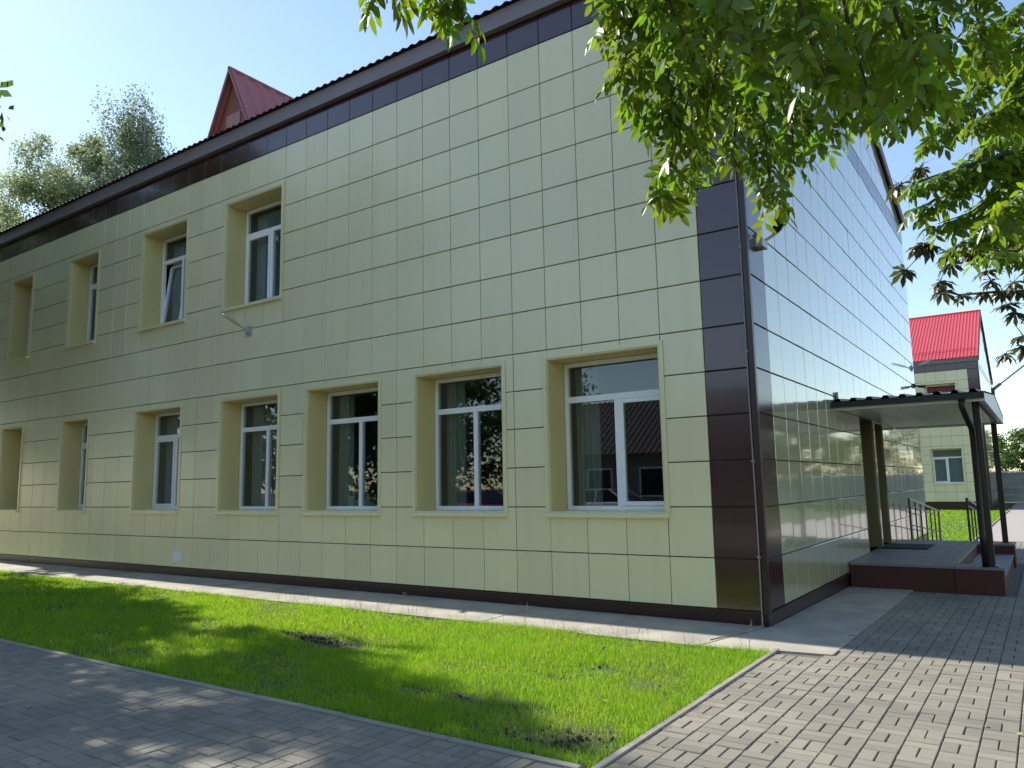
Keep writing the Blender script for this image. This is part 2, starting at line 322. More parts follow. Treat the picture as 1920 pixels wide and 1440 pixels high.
def window(parent, place, x0, x1, z0, z1, sash='r', tiltd=0., hang=None):
    """white plastic window at the back of a deep metal-lined reveal: one light above, two below"""
    D, t = .42, .06; c = (x0+x1)/2; zt = z0+(z1-z0)*.725
    def put(name, mb, m, par): 
        o = mb.obj(name, m, par); 
        if par is parent: o.matrix_local = place
        return o
    f = MB()
    f.box(x0, x0+t, D, D+.07, z0, z1).box(x1-t, x1, D, D+.07, z0, z1).box(x0+t, x1-t, D, D+.07, z0, z0+t).box(x0+t, x1-t, D, D+.07, z1-t, z1)
    f.box(x0+t, x1-t, D-.002, D+.068, zt, zt+.085).box(c-.04, c+.04, D-.002, D+.068, z0+t, zt)
    fr = put('window', f, M['pvc'], parent)
    r = MB(); e = .004
    r.box(x0-.02, x0-e, -PT-.008, D+.06, z0-.02, z1+.02).box(x1+e, x1+.02, -PT-.008, D+.06, z0-.02, z1+.02).box(x0-e, x1+e, -PT-.008, D+.06, z1+e, z1+.021)
    w_ = .075
    r.box(x0-w_, x0-.0205, -PT-.014, -PT+.004, z0-.02, z1+w_).box(x1+.0205, x1+w_, -PT-.014, -PT+.004, z0-.02, z1+w_).box(x0-.0205, x1+.0205, -PT-.0145, -PT+.004, z1+.0215, z1+w_)
    put('reveal', r, M['reveal'], fr)
    r2 = MB().box(x0-w_-.002, x0-.022, -PT-.019, -PT-.0145, z0-.02, z1+w_+.002).box(x1+.022, x1+w_+.002, -PT-.019, -PT-.0145, z0-.02, z1+w_+.002).box(x0-.022, x1+.022, -PT-.019, -PT-.015, z1+.023, z1+w_+.002)
    put('trim', r2, M['cream'], fr)
    s = MB(); y0 = -PT-.075
    s.add([(x0-.07, y0, z0-.075), (x1+.07, y0, z0-.075), (x1+.07, y0, z0-.02), (x0-.07, y0, z0-.02), (x0-.07, D, z0+.012), (x1+.07, D, z0+.012), (x0-.07, D, z0-.03), (x1+.07, D, z0-.03), (x0-.07, y0+.02, z0-.075), (x1+.07, y0+.02, z0-.075)],
          [(0, 1, 2, 3), (3, 2, 5, 4), (1, 0, 8, 9), (9, 8, 6, 7), (1, 9, 7, 5, 2), (0, 3, 4, 6, 8)])
    put('sill', s, M['cream'], fr)
    for (a, b, e0, e1) in ((x0+t, x1-t, zt+.085, z1-t), (x0+t, c-.04, z0+t, zt), (c+.04, x1-t, z0+t, zt)):
        isS = (sash == 'l' and b < c) or (sash == 'r' and a > c and e1 == zt)
        if isS:
            q = .055; sf = MB()
            A, B, E0, E1 = a+.004, b-.004, e0+.004, e1-.004
            sf.box(A, A+q, -.06, 0, E0, E1).box(B-q, B, -.06, 0, E0, E1).box(A+q, B-q, -.06, 0, E0, E0+q).box(A+q, B-q, -.06, 0, E1-q, E1)
            sa = sf.obj('sash', M['pvc'], fr); gp = MB().box(A+q, B-q, -.028, -.022, E0+q, E1-q).obj('pane', M['glass'], fr)
            pm = Matrix.Translation((0, D+.045, E0)) @ Matrix.Rotation(-tiltd, 4, 'X') @ Matrix.Translation((0, 0, -E0))
            sa.matrix_local = pm; gp.matrix_local = pm
        else: MB().box(a, b, D+.03, D+.036, e0, e1).obj('pane', M['glass'], fr)
    if hang:
        for (a, b, m) in hang:
            n = max(8, int((b-a)*40)); hb = MB(); 
            for i in range(n+1):
                xx = a+(b-a)*i/n; yy = D+.24+.02*math.sin(i*1.9); hb.v += [(xx, yy, z0+.05), (xx, yy, z1-.05)]
                if i: k = 2*i; hb.f.append((k-2, k, k+1, k-1))
            hb.obj('curtain', m, fr, True)
    return fr
def corrugated(b, x0, x1, pts, per, amp, samp=6, kind='wave'):
    """a ribbed sheet: profile along x, swept along the polyline pts of (y, z)"""
    n = int((x1-x0)/per*samp); o = len(b.v)
    for i in range(n+1):
        x = x0+(x1-x0)*i/n; ph = ((x-x0)/per) % 1
        h = amp*(.5+.5*math.cos(2*PI*ph)) if kind == 'wave' else amp*(1 if ph < .33 else 0)
        for (y, z) in pts: b.v.append((x, y, z+h))
    k = len(pts)
    for i in range(n):
        for j in range(k-1): b.f.append((o+i*k+j, o+(i+1)*k+j, o+(i+1)*k+j+1, o+i*k+j+1))
    return b

def make_building(name, label, Y0, xleft, zb, wins_l, wins_u, doors, ridge_z, depth, roofm, top, full):
    B = thing(name, label, 'building', (0, Y0, 0)); I = Matrix.Identity(4); RY = Matrix.Rotation(PI/2, 4, 'Z')
    ops = [(a, b, *LZ) for a, b in wins_l]+[(a, b, *UZ) for a, b in wins_u]
    cols = [0, -.58]+[-.58-.57*i for i in range(1, 17)]; cols += [-10.02-.57*i for i in range(0, 60)] if full else [-9.7-.57*i for i in range(1, 10)]
    cols = [c for c in cols if c >= xleft]
    fwl = backing(MB(), I, xleft, 0, -.02, 8.42, ops).obj('front_wall', M['joint'], B)
    cells = []
    for a, b in zip(cols[1:], cols):
        for j in range(15): cells.append((a, b, ROWS[j], ROWS[j+1], M['brown'] if (b == 0 or j == 14) else M['cream']))
    clad(fwl, I, cells, ops, top)
    # side wall, x runs away from the corner
    sw_ = backing(MB(), RY, 0, depth, -.02, 8.42, doors); sl = (ridge_z-8.5)/(depth/2+.4); hz = lambda y: 8.42+sl*min(y, depth-y)+.05
    sw_.add([RY @ Vector((0, .0, 8.42)), RY @ Vector((depth, 0, 8.42)), RY @ Vector((depth/2, 0, hz(depth/2)))], [(0, 1, 2)])
    sw_ = sw_.obj('side_wall', M['joint'], B); sc_ = [0, .616]
    while sc_[-1]+.5815 < depth-.1: sc_.append(sc_[-1]+.5815)
    sc_.append(depth); cells = []
    for i, (a, b) in enumerate(zip(sc_, sc_[1:])):
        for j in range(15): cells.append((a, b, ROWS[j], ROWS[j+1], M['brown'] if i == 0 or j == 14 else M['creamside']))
        for j in range(12):
            z0, z1 = 8.418+.593*j, 8.418+.593*(j+1); x0, x1 = a+.0045, b-.0045; za, zb_ = hz(x0), hz(x1)
            if max(za, zb_) < z0+.03: continue
            P = [(x0, z0+.009), (x1, z0+.009), (x1, z1-.009), (x0, z1-.009)]; s_ = (zb_-za)/(x1-x0); out = []   # clip below the roof slope
            ins = lambda p: p[1] <= za+s_*(p[0]-x0)
            for p, q in zip(P, P[1:]+P[:1]):
                if ins(p): out.append(p)
                if ins(p) != ins(q):
                    dp, dq = p[1]-za-s_*(p[0]-x0), q[1]-za-s_*(q[0]-x0); u = dp/(dp-dq); out.append((p[0]+u*(q[0]-p[0]), p[1]+u*(q[1]-p[1])))
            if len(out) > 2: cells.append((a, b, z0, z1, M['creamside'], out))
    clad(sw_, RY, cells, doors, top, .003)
    # plinth, corner profile
    p = MB().box(xleft, .012, -.012, .3, zb-.1, -.022).box(xleft, .030, -.030, -.0125, zb+.05, zb+.075).box(xleft, .045, -.044, .2, -.0215, -.004)
    p.box(-.2, .0125, .302, depth, zb-.3, -.0225).box(-.1, .0455, .21, depth, -.021, -.0045); p.obj('plinth', M['browntrim'], B)
    MB().box(-.032, .036, -.036, .032, -.0035, 8.40).obj('corner_profile', M['browntrim'], B)
    # other walls
    w = MB().box(xleft, -.05, depth-.3, depth-.002, -.3, 8.4).box(xleft, xleft+.3, .41, depth-.31, -.3, 8.4); w.obj('rear_wall', M['creamside'], B)
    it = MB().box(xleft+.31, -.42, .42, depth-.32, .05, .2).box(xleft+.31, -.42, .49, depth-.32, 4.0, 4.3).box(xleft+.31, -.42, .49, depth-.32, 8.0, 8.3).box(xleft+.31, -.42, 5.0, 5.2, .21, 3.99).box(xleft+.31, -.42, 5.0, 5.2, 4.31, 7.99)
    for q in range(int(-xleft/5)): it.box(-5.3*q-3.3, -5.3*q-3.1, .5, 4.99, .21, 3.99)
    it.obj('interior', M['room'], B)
    # roof
    ex, ey = .12, .17; r = MB(); mid = depth/2; e0 = 8.70; sl2 = (ridge_z-e0)/(mid+ey)
    corrugated(r, xleft-.3, ex, [(-ey-.05, e0), (mid*.5, e0+sl2*(mid*.5+ey)), (mid, ridge_z)], .19, .035, 6, 'wave' if full else 'rib')
    corrugated(r, xleft-.3, ex, [(mid, ridge_z), (depth+ey+.05, e0)], .19, .035, 6, 'wave' if full else 'rib')
    rf = r.obj('roof', roofm, B, False)
    for q0 in (-ey+.03, depth+ey-.055): MB().box(xleft-.3, ex-.01, q0, q0+.025, 8.43, e0+.004).obj('fascia', M['soffit'], rf)
    for q0, q1 in ((-ey+.056, -.001), (depth+.002, depth+ey-.056)): MB().box(xleft-.3, ex-.02, q0, q1, 8.424, 8.44).obj('soffit', M['soffit'], rf)
    MB().box(xleft, -.002, -PT-.012, .1, 8.4185, 8.4235).obj('cornice', M['browntrim'], rf)
    v = MB()
    for y0, z0, y1, z1 in ((-ey, e0-.06, mid, ridge_z-.06), (mid, ridge_z-.06, depth+ey, e0-.06)):
        for xa, xb, h0, h1 in ((.075, .115, -.16, .10),): v.add([(xa, y0, z0+h0), (xb, y0, z0+h0), (xb, y0, z0+h1), (xa, y0, z0+h1), (xa, y1, z1+h0), (xb, y1, z1+h0), (xb, y1, z1+h1), (xa, y1, z1+h1)], [(0, 1, 2, 3), (7, 6, 5, 4), (0, 4, 5, 1), (1, 5, 6, 2), (2, 6, 7, 3), (3, 7, 4, 0)])
    v.obj('verge_board', M['roofdark'], rf)
    MB().tube([(xleft-.3, mid, ridge_z+.03), (ex, mid, ridge_z+.03)], .07, 6).obj('ridge_cap', roofm, rf)
    return B, fwl, sw_, rf
WL = [(-2.845, -1.19), (-5.285, -3.642), (-7.83, -6.12), (-10.335, -8.655), (-13.385, -11.725), (-16.62, -15.45), (-19.86, -18.76), (-23.2, -22.0)]
WU = [(-10.34, -8.665), (-13.39, -11.74), (-16.65, -15.37), (-19.88, -18.71), (-23.2, -22.0)]
DO = [(6.14, 7.40, .17, 2.60), (7.50, 8.50, .17, 2.57)]
B1, F1, S1, RF1 = make_building('clad_building', 'large two-storey building clad in cream square metal panels with brown corner', 0, -26, -.17, WL, WU, DO, 10.95, 14.4, M['roofdark'], 300, True)
I4 = Matrix.Identity(4); bl, cu = M['blind'], M['curtain']
lows = ['r', '', '', '', 'l', 'l', 'l', 'l']
for i, (a, b) in enumerate(WL):
    hang = [(a+.05, a+.42, cu)] if i < 4 else [(a+.05, b-.05, bl)]
    if i == 3: hang = [(a+.05, b-.5, cu)]
    window(B1, I4, a, b, *LZ, sash=lows[i], hang=hang)
for i, (a, b) in enumerate(WU):
    window(B1, I4, a, b, *UZ, sash='l', tiltd=R(7) if i == 1 else 0, hang=[(a+.05, (b-.5) if i == 0 else b-.05, bl)])
# side doors in deep recesses
for n, (a, b, z0, z1) in enumerate(DO):
    d = MB().box(-.46, -.40, a, b, z0, z1).obj('door', M['browntrim'], B1)
    lin = MB().box(-.399, .033, a-.02, a, z0, z1).box(-.399, .033, b, b+.02, z0, z1).box(-.399, .033, a, b, z1, z1+.02); lin.obj('door_lining', M['doorlining'], d)
    MB().tube([(-.40, a+.15, 1.15), (-.34, a+.15, 1.15), (-.34, a+.15, 1.40), (-.40, a+.15, 1.40)], .012, 6).obj('handle', M['grey'], d)
    MB().box(-.398, -.385, a+.12, b-.12, z0+.15, z1-.9).obj('door_panel', M['browntrim'], d)
# dormer on the front slope
dz0, dzp, dx, dy = 8.9, 10.98, -11.65, .8
dm = MB().prism([(dx-1.0, dz0), (dx+1.0, dz0), (dx, dzp-.08)], dy+.18, dy+.26).obj('dormer_gable', M['dormer'], RF1)
MB().box(dx-.28, dx+.22, dy+.15, dy+.178, 9.30, 9.98).box(dx-.02, dx+.02, dy+.14, dy+.149, 9.30, 9.98).obj('dormer_window', M['dormerwin'], RF1)
dr = MB()
for s_ in (-1, 1):
    n = 60
    for k in range(n+1):
        y = dy+4.6*k/n; h = .03*(1 if (k % 5) < 2 else 0); o = len(dr.v)
        dr.v += [(dx+s_*h, y, dzp+.02), (dx+s_*(1.14+h), y, dzp-2.28)]
        if k: dr.f.append((o-2, o-1, o+1, o))
dr.obj('dormer_roof', M['roofhaze'], RF1)
MB().prism([(dx-1.16, dz0-.22), (dx-1.10, dz0-.22), (dx, dzp-.06), (dx+1.10, dz0-.22), (dx+1.16, dz0-.22), (dx, dzp+.05)], dy-.02, dy+.02).obj('dormer_verge', M['roofhaze'], RF1)
MB().tube([(dx, dy-.02, dzp+.03), (dx, dy+4.6, dzp+.03)], .045, 6).obj('dormer_ridge', M['roofhaze'], RF1)
# small fittings fixed to the wall
bx('vent_cover', M['ventw'], B1, -11.77, -11.53, -.055, -.029, .11, .315)
c = MB().tube([(-.05, -.045, 8.4), (-.052, -.05, 5.4), (-.046, -.046, 4.2), (-.05, -.052, 2.4), (-.045, -.048, .9), (-.05, -.06, -.14), (-.12, -.45, -.155), (-.3, -1.05, -.155)], .009, 6)
for z in (7.6, 6.4, 4.28, 3.0, 1.7, .6): c.box(-.07, -.03, -.06, -.03, z, z+.025)
c.obj('cable', M['cable'], B1, True)

B2, F2, S2, RF2 = make_building('twin_wing', 'distant matching building with bright red ribbed roof beyond the canopy', 44.6, -9.0, -.46+.0, [(-2.93, -1.27), (-6.3, -4.65)], [(-2.93, -1.27), (-6.3, -4.65)], [], 12.85, 15, M['roofred'], 140, False)
for i, (a, b) in enumerate([(-2.93, -1.27), (-6.3, -4.65)]):
    window(B2, I4, a, b, *LZ, sash='l', hang=[(a+.05, b-.05, bl)]); window(B2, I4, a, b, *UZ, sash='l', hang=[(a+.05, b-.05, M['redcurtain'])])
sg = MB(); s2 = (12.85-8.70)/(7.5+.17)
for k in range(2):
    y = .55; z = 8.70+s2*(y+.17)+.14+.1*k; sg.tube([(-9, y, z), (0, y, z)], .016, 5)
for k in range(11): y = .55; z = 8.70+s2*(y+.17); sg.tube([(-.3-.85*k, y, z), (-.3-.85*k, y, z+.26)], .014, 4)
sg.obj('snow_guard', M['roofred'], RF2)

# ------------------------------------------------------------------ entrance platform, canopy, railings
pl = thing('entrance_platform', 'low maroon concrete entrance platform with grey tiled top beside the wall', 'platform', (0, 0, 0))
MB().box(.05, 1.50, 4.29, 9.62, -.45, .13).obj('base', M['maroon'], pl)
for a, b in ((4.28, 4.72), (8.98, 9.62)): MB().box(1.503, 2.12, a, b, -.45, .13).obj('cheek', M['maroon'], pl)
MB().box(1.503, 2.08, 4.722, 8.978, -.45, -.06).obj('step', M['maroon'], pl)
for i in range(5):
    for j in range(18): MB().box(.05+.291*i+.002, .05+.291*(i+1)-.002, 4.262+.2983*j+.002, 4.262+.2983*(j+1)-.002, .131, .165).obj('tile', M['tile'], pl)
for a, b in ((4.262, 4.73), (8.97, 9.632)): MB().box(1.509, 2.135, a, b, .131, .1645).obj('coping', M['tile'], pl)
for j in range(14): MB().box(1.509, 2.10, 4.735+.302*j+.002, 4.735+.302*(j+1)-.002, -.059, -.03).obj('tread', M['tile'], pl)
MB().box(1.43, 1.50, 4.64, 8.95, .1655, .1685).obj('edge_stripe', M['yellow'], pl)
tag(MB().cbox(.05, .84, 7.10, 8.22, .166, .184, .006).obj('doormat', M['mat_']), 'flat black doormat lying on the platform before the doors', 'doormat')

cp = thing('entrance_canopy', 'lean entrance canopy with dark ribbed roof, white soffit and black posts', 'canopy', (0, 0, 0))
y0, y1, ym, zg, zr, xo = 3.95, 10.15, 6.95, 2.66, 2.90, 2.10
r = MB(); n = 72
for k in range(n+1):
    x = .035+(xo+.03-.035)*k/n; ph = (k % 8)/8; h = .045*(1 if .2 < ph < .55 else 0)
    for (yy, zz) in ((y0-.05, zg+.05), (ym, zr+.03), (y1+.05, zg+.05)): r.v.append((x, yy, zz+h))
    if k:
        o = len(r.v)-6; r.f += [(o, o+3, o+4, o+1), (o+1, o+4, o+5, o+2)]
r.obj('roof_sheet', M['roofdark'], cp)
gt = MB().box(.04, xo+.02, y0-.10, y0-.012, zg-.05, zg-.04).box(.04, xo+.02, y0-.112, y0-.1, zg-.05, zg+.035).box(.04, .052, y0-.1, y0-.012, zg-.04, zg+.03).box(xo+.01, xo+.022, y0-.1, y0-.012, zg-.04, zg+.03)
gt.obj('gutter', M['gutter'], cp)
MB().tube([(1.83, y0-.055, zg-.03), (1.83, y0-.055, zg-.16), (1.86, y0+.06, zg-.30), (1.90, y0+.33, zg-.46), (1.90, 4.36, zg-.62), (1.90, 4.36, .6), (1.90, 4.36, .17)], .045, 10).obj('downpipe', M['gutter'], cp, True)
for k in range(5): MB().box(.04+.41*k+.004, .04+.41*(k+1)-.004, y0+.0, y1, zg-.045-.002*(k % 2), zg-.03).obj('soffit_board', M['white'], cp)
for q0 in (y0, y1): MB().box(.04, xo-.002, q0-.01, q0+.01, zg-.09, zg+.035).obj('fascia', M['white'], cp)
pe = MB().add([(xo, y0, zg-.09), (xo, y1, zg-.09), (xo, y1, zg+.03), (xo, ym, zr+.01), (xo, y0, zg+.03), (xo+.02, y0, zg-.09), (xo+.02, y1, zg-.09), (xo+.02, y1, zg+.03), (xo+.02, ym, zr+.01), (xo+.02, y0, zg+.03)],
              [(0, 4, 3, 2, 1), (5, 6, 7, 8, 9), (0, 1, 6, 5), (1, 2, 7, 6), (2, 3, 8, 7), (3, 4, 9, 8), (4, 0, 5, 9)])
pe.obj('pediment', M['white'], cp)
MB().box(0.036, .075, y0+.3, y1-.3, zg+.06, zg+.24).obj('flashing', M['creamside'], cp)
for (px, py) in ((1.97, 4.47), (1.97, 9.36)):
    q = MB().box(px-.05, px+.05, py-.05, py+.05, .166, zg-.048).box(px-.09, px+.09, py-.09, py+.09, .1655, .178); q.obj('post', M['blackmetal'], cp)
MB().box(1.93, 2.01, 4.53, 9.30, zg-.13, zg-.05).obj('beam', M['blackmetal'], cp)

def railing(name, x, ya, yb, za, zb, label):
    t = thing(name, label, 'railing', (x, ya, gz(ya)), 'ramp railings behind the platform'); n = 7; O = (x, ya, gz(ya))
    def P(u, h): return (0, (yb-ya)*u, za+(zb-za)*u+h-O[2])
    for h, nm, r_ in ((.86, 'handrail', .024), (.72, 'rail', .014), (.30, 'rail', .014)): MB().tube([P(0, h), P(1, h)], r_, 6).obj(nm, M['blackmetal'], t)
    for k in range(n): 
        u = k/(n-1); MB().tube([(0, (yb-ya)*u, min(za+(zb-za)*u, gz(ya+(yb-ya)*u)+.3)-O[2]-.02), P(u, .86)], .026 if k in (0, n-1) else .018, 6).obj('baluster', M['blackmetal'], t)
    MB().tube([P(1, .86), P(1.02, .84), P(1.02, .72), P(1, .72)], .016, 6).obj('end_loop', M['blackmetal'], t)
railing('ramp_railing', .25, 9.75, 15.0, .17, -.28, 'black ramp railing nearest the cream wall')
railing('ramp_railing', 1.34, 9.75, 15.0, .17, -.28, 'black ramp railing beside the canopy posts')
rp = MB().add([(.25, 9.63, -.5), (1.34, 9.63, -.5), (1.34, 15, -.5), (.25, 15, -.5), (.25, 9.63, .15), (1.34, 9.63, .15), (1.34, 15, -.32), (.25, 15, -.32)], [(4, 5, 6, 7), (1, 2, 6, 5), (3, 0, 4, 7), (0, 1, 5, 4)])
rp.obj('ramp', M['concrete'], pl)

# ------------------------------------------------------------------ lamps and wall fittings
def led_lamp(label, place, s=1.0):
    t = thing('wall_lamp', label, 'lamp'); t.matrix_world = place
    MB().box(-.11*s, .11*s, -.025, .0, -.13*s, .13*s).box(-.05*s, .05*s, -.10*s, -.026, -.05*s, .06*s).obj('bracket', M['grey'], t)
    MB().tube([(0, -.06*s, 0), (-.02*s, -.15*s, .05*s), (-.05*s, -.26*s, .10*s)], .024*s, 8).obj('arm', M['grey'], t)
    h = MB(); n = 8; prof = [(0, .035), (.06, .06), (.2, .085), (.42, .08), (.55, .05), (.58, .02)]
    for (l, w) in prof: h.v += [(-w*s, -l*s, -.018*s), (w*s, -l*s, -.018*s), (w*s, -l*s, .012*s), (.5*w*s, -l*s, .035*s), (-.5*w*s, -l*s, .035*s), (-w*s, -l*s, .012*s)]
    for i in range(len(prof)-1):
        for k in range(6): h.f.append((6*i+k, 6*i+(k+1) % 6, 6*i+6+(k+1) % 6, 6*i+6+k))
    h.f += [(0, 1, 2, 3, 4, 5), tuple(30+k for k in (5, 4, 3, 2, 1, 0))]
    hd = h.obj('lamp_head', M['grey'], t); hd.matrix_local = Matrix.Translation((-.05*s, -.26*s, .10*s)) @ Euler((R(-22), R(14), 0)).to_matrix().to_4x4()
    MB().box(-.06*s, .06*s, -.5*s, -.12*s, -.024*s, -.019*s).obj('lens', M['lens'], hd)
    return t
led_lamp('grey floodlight on an arm below the open first-floor window row', Matrix.Translation((-9.53, -PT, 4.51)), .74)
led_lamp('small grey floodlight at the far end of the glossy side wall', Matrix.Translation((PT, 14.0, 4.42)) @ Matrix.Rotation(PI/2, 4, 'Z'), .6)
jb = thing('junction_box', 'pale grey junction box with spotlight on the side wall near the corner', 'junction box', (PT, .42, 4.42))
MB().box(0, .09, -.11, .11, -.045, .06).obj('box', M['grey'], jb); MB().box(.004, .05, -.04, .04, .061, .14).obj('bracket', M['grey'], jb)
MB().tube([(.08, .06, .06), (.16, .16, .14), (.20, .2, .2)], .02, 7).obj('arm', M['grey'], jb)
sp = MB().tube([(.17, .18, .18), (.22, .12, .21), (.30, .02, .26)], [.04, .06, .06], 10).obj('spotlight', M['blackmetal'], jb)
cm = thing('security_camera', 'small dark security camera under the far floodlight', 'camera', (PT, 14.1, 3.95))
MB().box(0, .05, -.06, .06, -.06, .06).obj('mount', M['blackmetal'], cm); MB().tube([(.05, 0, 0), (.14, -.03, -.03), (.30, -.10, -.05)], [.02, .035, .045], 8).obj('camera_body', M['blackmetal'], cm)
w = thing('overhead_wire', 'thick wire running up to the right from the canopy peak', 'wire', (2.11, 7.0, 2.93))
MB().tube([(0, 0, -.02), (0, 0, .12)], .03, 7).obj('anchor', M['blackmetal'], w)
a = np.array([0, 0, .08]); b = np.array([.60, -2.2, .27]); MB().tube([a, a+.22*(b-a)], .028, 7).obj('insulator', M['grey'], w); MB().tube([a+.2*(b-a), b, b*3.5+(0, 0, .5), b*9+(0, 0, 3.)], .012, 6).obj('strand', M['grey'], w)

# ------------------------------------------------------------------ far fence
fn = thing('block_fence', 'long grey block fence far behind on the right', 'fence', (0, 60, -.46))
for i in range(14):
    for j in range(4): MB().box(-3+1.5*i+.01, -3+1.5*(i+1)-.01, .01*((i+j) % 2), .2, .55*j+.006, .55*(j+1)-.006).obj('block', M['fence'], fn)
MB().box(-3.05, 18.1, -.06, .26, 2.205, 2.30).obj('coping', M['white'], fn)

# ------------------------------------------------------------------ leaves and trees
def leaflet(l, w, wide=.35, fold=.22, droop=.12):
    v = [(0, 0, 0), (wide*l, 0, -droop*l*.2), (.7*l, 0, -droop*l*.55), (l, 0, -droop*l)]
    for s in (1, -1): v += [(wide*l*.95, s*w/2, fold*w/2), (.72*l, s*w*.36, fold*w*.3-droop*l*.5)]
    f = []
    for b in (4, 6):
        q = [(0, 1, b), (1, 2, b+1), (1, b+1, b), (2, 3, b+1)]; f += q if b == 6 else [t[::-1] for t in q]
    return np.array(v), np.array(f)
def join(parts):
    V, F, n = [], [], 0
    for v, f in parts: V.append(v); F.append(f+n); n += len(v)
    return np.concatenate(V), np.concatenate(F)
def rotm(v, rz, ry=0, rx=0): return v @ np.array(Euler((rx, ry, rz)).to_matrix()).T
def pinnate(seed):
    q = random.Random(seed); P = [(np.array([(0, .0012, 0), (0, -.0012, 0), (.12, .0008, -.012), (.12, -.0008, -.012)]), np.array([(0, 1, 2), (1, 3, 2)]))]
    for x, s in ((.045, 1), (.05, -1), (.088, 1), (.092, -1)):
        v, f = leaflet(q.uniform(.075, .095), q.uniform(.030, .040)); v = rotm(v, s*q.uniform(.75, 1.1), q.uniform(.1, .5), q.uniform(-.4, .4)); P.append((v+(x, 0, -x*.1), f))
    v, f = leaflet(q.uniform(.085, .11), q.uniform(.034, .045)); P.append((rotm(v, q.uniform(-.2, .2), q.uniform(.1, .4), q.uniform(-.4, .4))+(.12, 0, -.012), f)); return join(P)
def palmate(seed):
    q = random.Random(seed); P = [(np.array([(-.12, .0018, .01), (-.12, -.0018, .01), (0, .0014, 0), (0, -.0014, 0)]), np.array([(0, 1, 2), (1, 3, 2)]))]
    for k in range(7):
        a = (k-3)*.62; l = .15-.014*abs(k-3)**1.3; v, f = leaflet(l*q.uniform(.9, 1.1), l*.31, .66, .2, .1); P.append((rotm(v, a, q.uniform(.2, .6), 0), f))
    return join(P)
def frames(d, up):
    d = d/np.linalg.norm(d, axis=1, keepdims=True); y = np.cross(up, d); y /= np.linalg.norm(y, axis=1, keepdims=True)+1e-9; z = np.cross(d, y); return np.stack([d, y, z], 2)
def scatter(tv, tf, pos, fr, sc):
    V = np.einsum('nij,kj->nki', fr, tv)*sc[:, None, None]+pos[:, None, :]; n = len(tv)
    return V.reshape(-1, 3), (tf[None]+n*np.arange(len(pos))[:, None, None]).reshape(-1, 3)
def twig_leaves(twigs, step, droop, nodes=2):
    P, D, U = [], [], []
    for t in twigs:
        t = np.array(t, float)
        for a, b in zip(t[:-1], t[1:]):
            L_ = np.linalg.norm(b-a); n = max(1, int(L_/step)); tv = (b-a)/L_
            for k in range(n):
                p = a+(b-a)*(k+random.random())/n; ph = random.random()*2*PI
                for s in range(nodes):
                    an = ph+PI*s*2/nodes+random.gauss(0, .3); h = np.array([math.cos(an), math.sin(an), 0]); d = h*.8+tv*.25+np.array([0, 0, -random.uniform(*droop)])
                    P.append(p+h*.01); D.append(d); U.append(np.array([random.gauss(0, .35), random.gauss(0, .35), 1]))
    return np.array(P), np.array(D), np.array(U)
def leafy(root, name_leaf, twigs, tmpl, m, step, droop, sc, top, nodes=2):
    P, D, U = twig_leaves(twigs, step, droop, nodes); fr = frames(D, U); s_ = rng.uniform(*sc, len(P)); order = []
    for i, p in enumerate(P): v, d = in_view(p, 1.0); order.append((0 if v else 1, d, i))
    order.sort(); mes = [npmesh('leaf', *t, m) for t in tmpl]; rest = []; inv = root.matrix_world.inverted()
    for n, (nv, d, i) in enumerate(order):
        if n < top and not nv:
            k = i % len(tmpl); mt = Matrix([[*(fr[i][r_]*s_[i]), P[i][r_]] for r_ in range(3)]+[[0, 0, 0, 1]]); o = ob(name_leaf, mes[k], root); o.matrix_local = mt
        else: rest.append(i)
    parts = [scatter(*tmpl[k], P[[i for i in rest if i % len(tmpl) == k]], fr[[i for i in rest if i % len(tmpl) == k]], s_[[i for i in rest if i % len(tmpl) == k]]) for k in range(len(tmpl)) if any(i % len(tmpl) == k for i in rest)]
    if parts: V, F = join(parts); tag(ob('foliage', npmesh('foliage', V, F, m), root), kind='stuff')
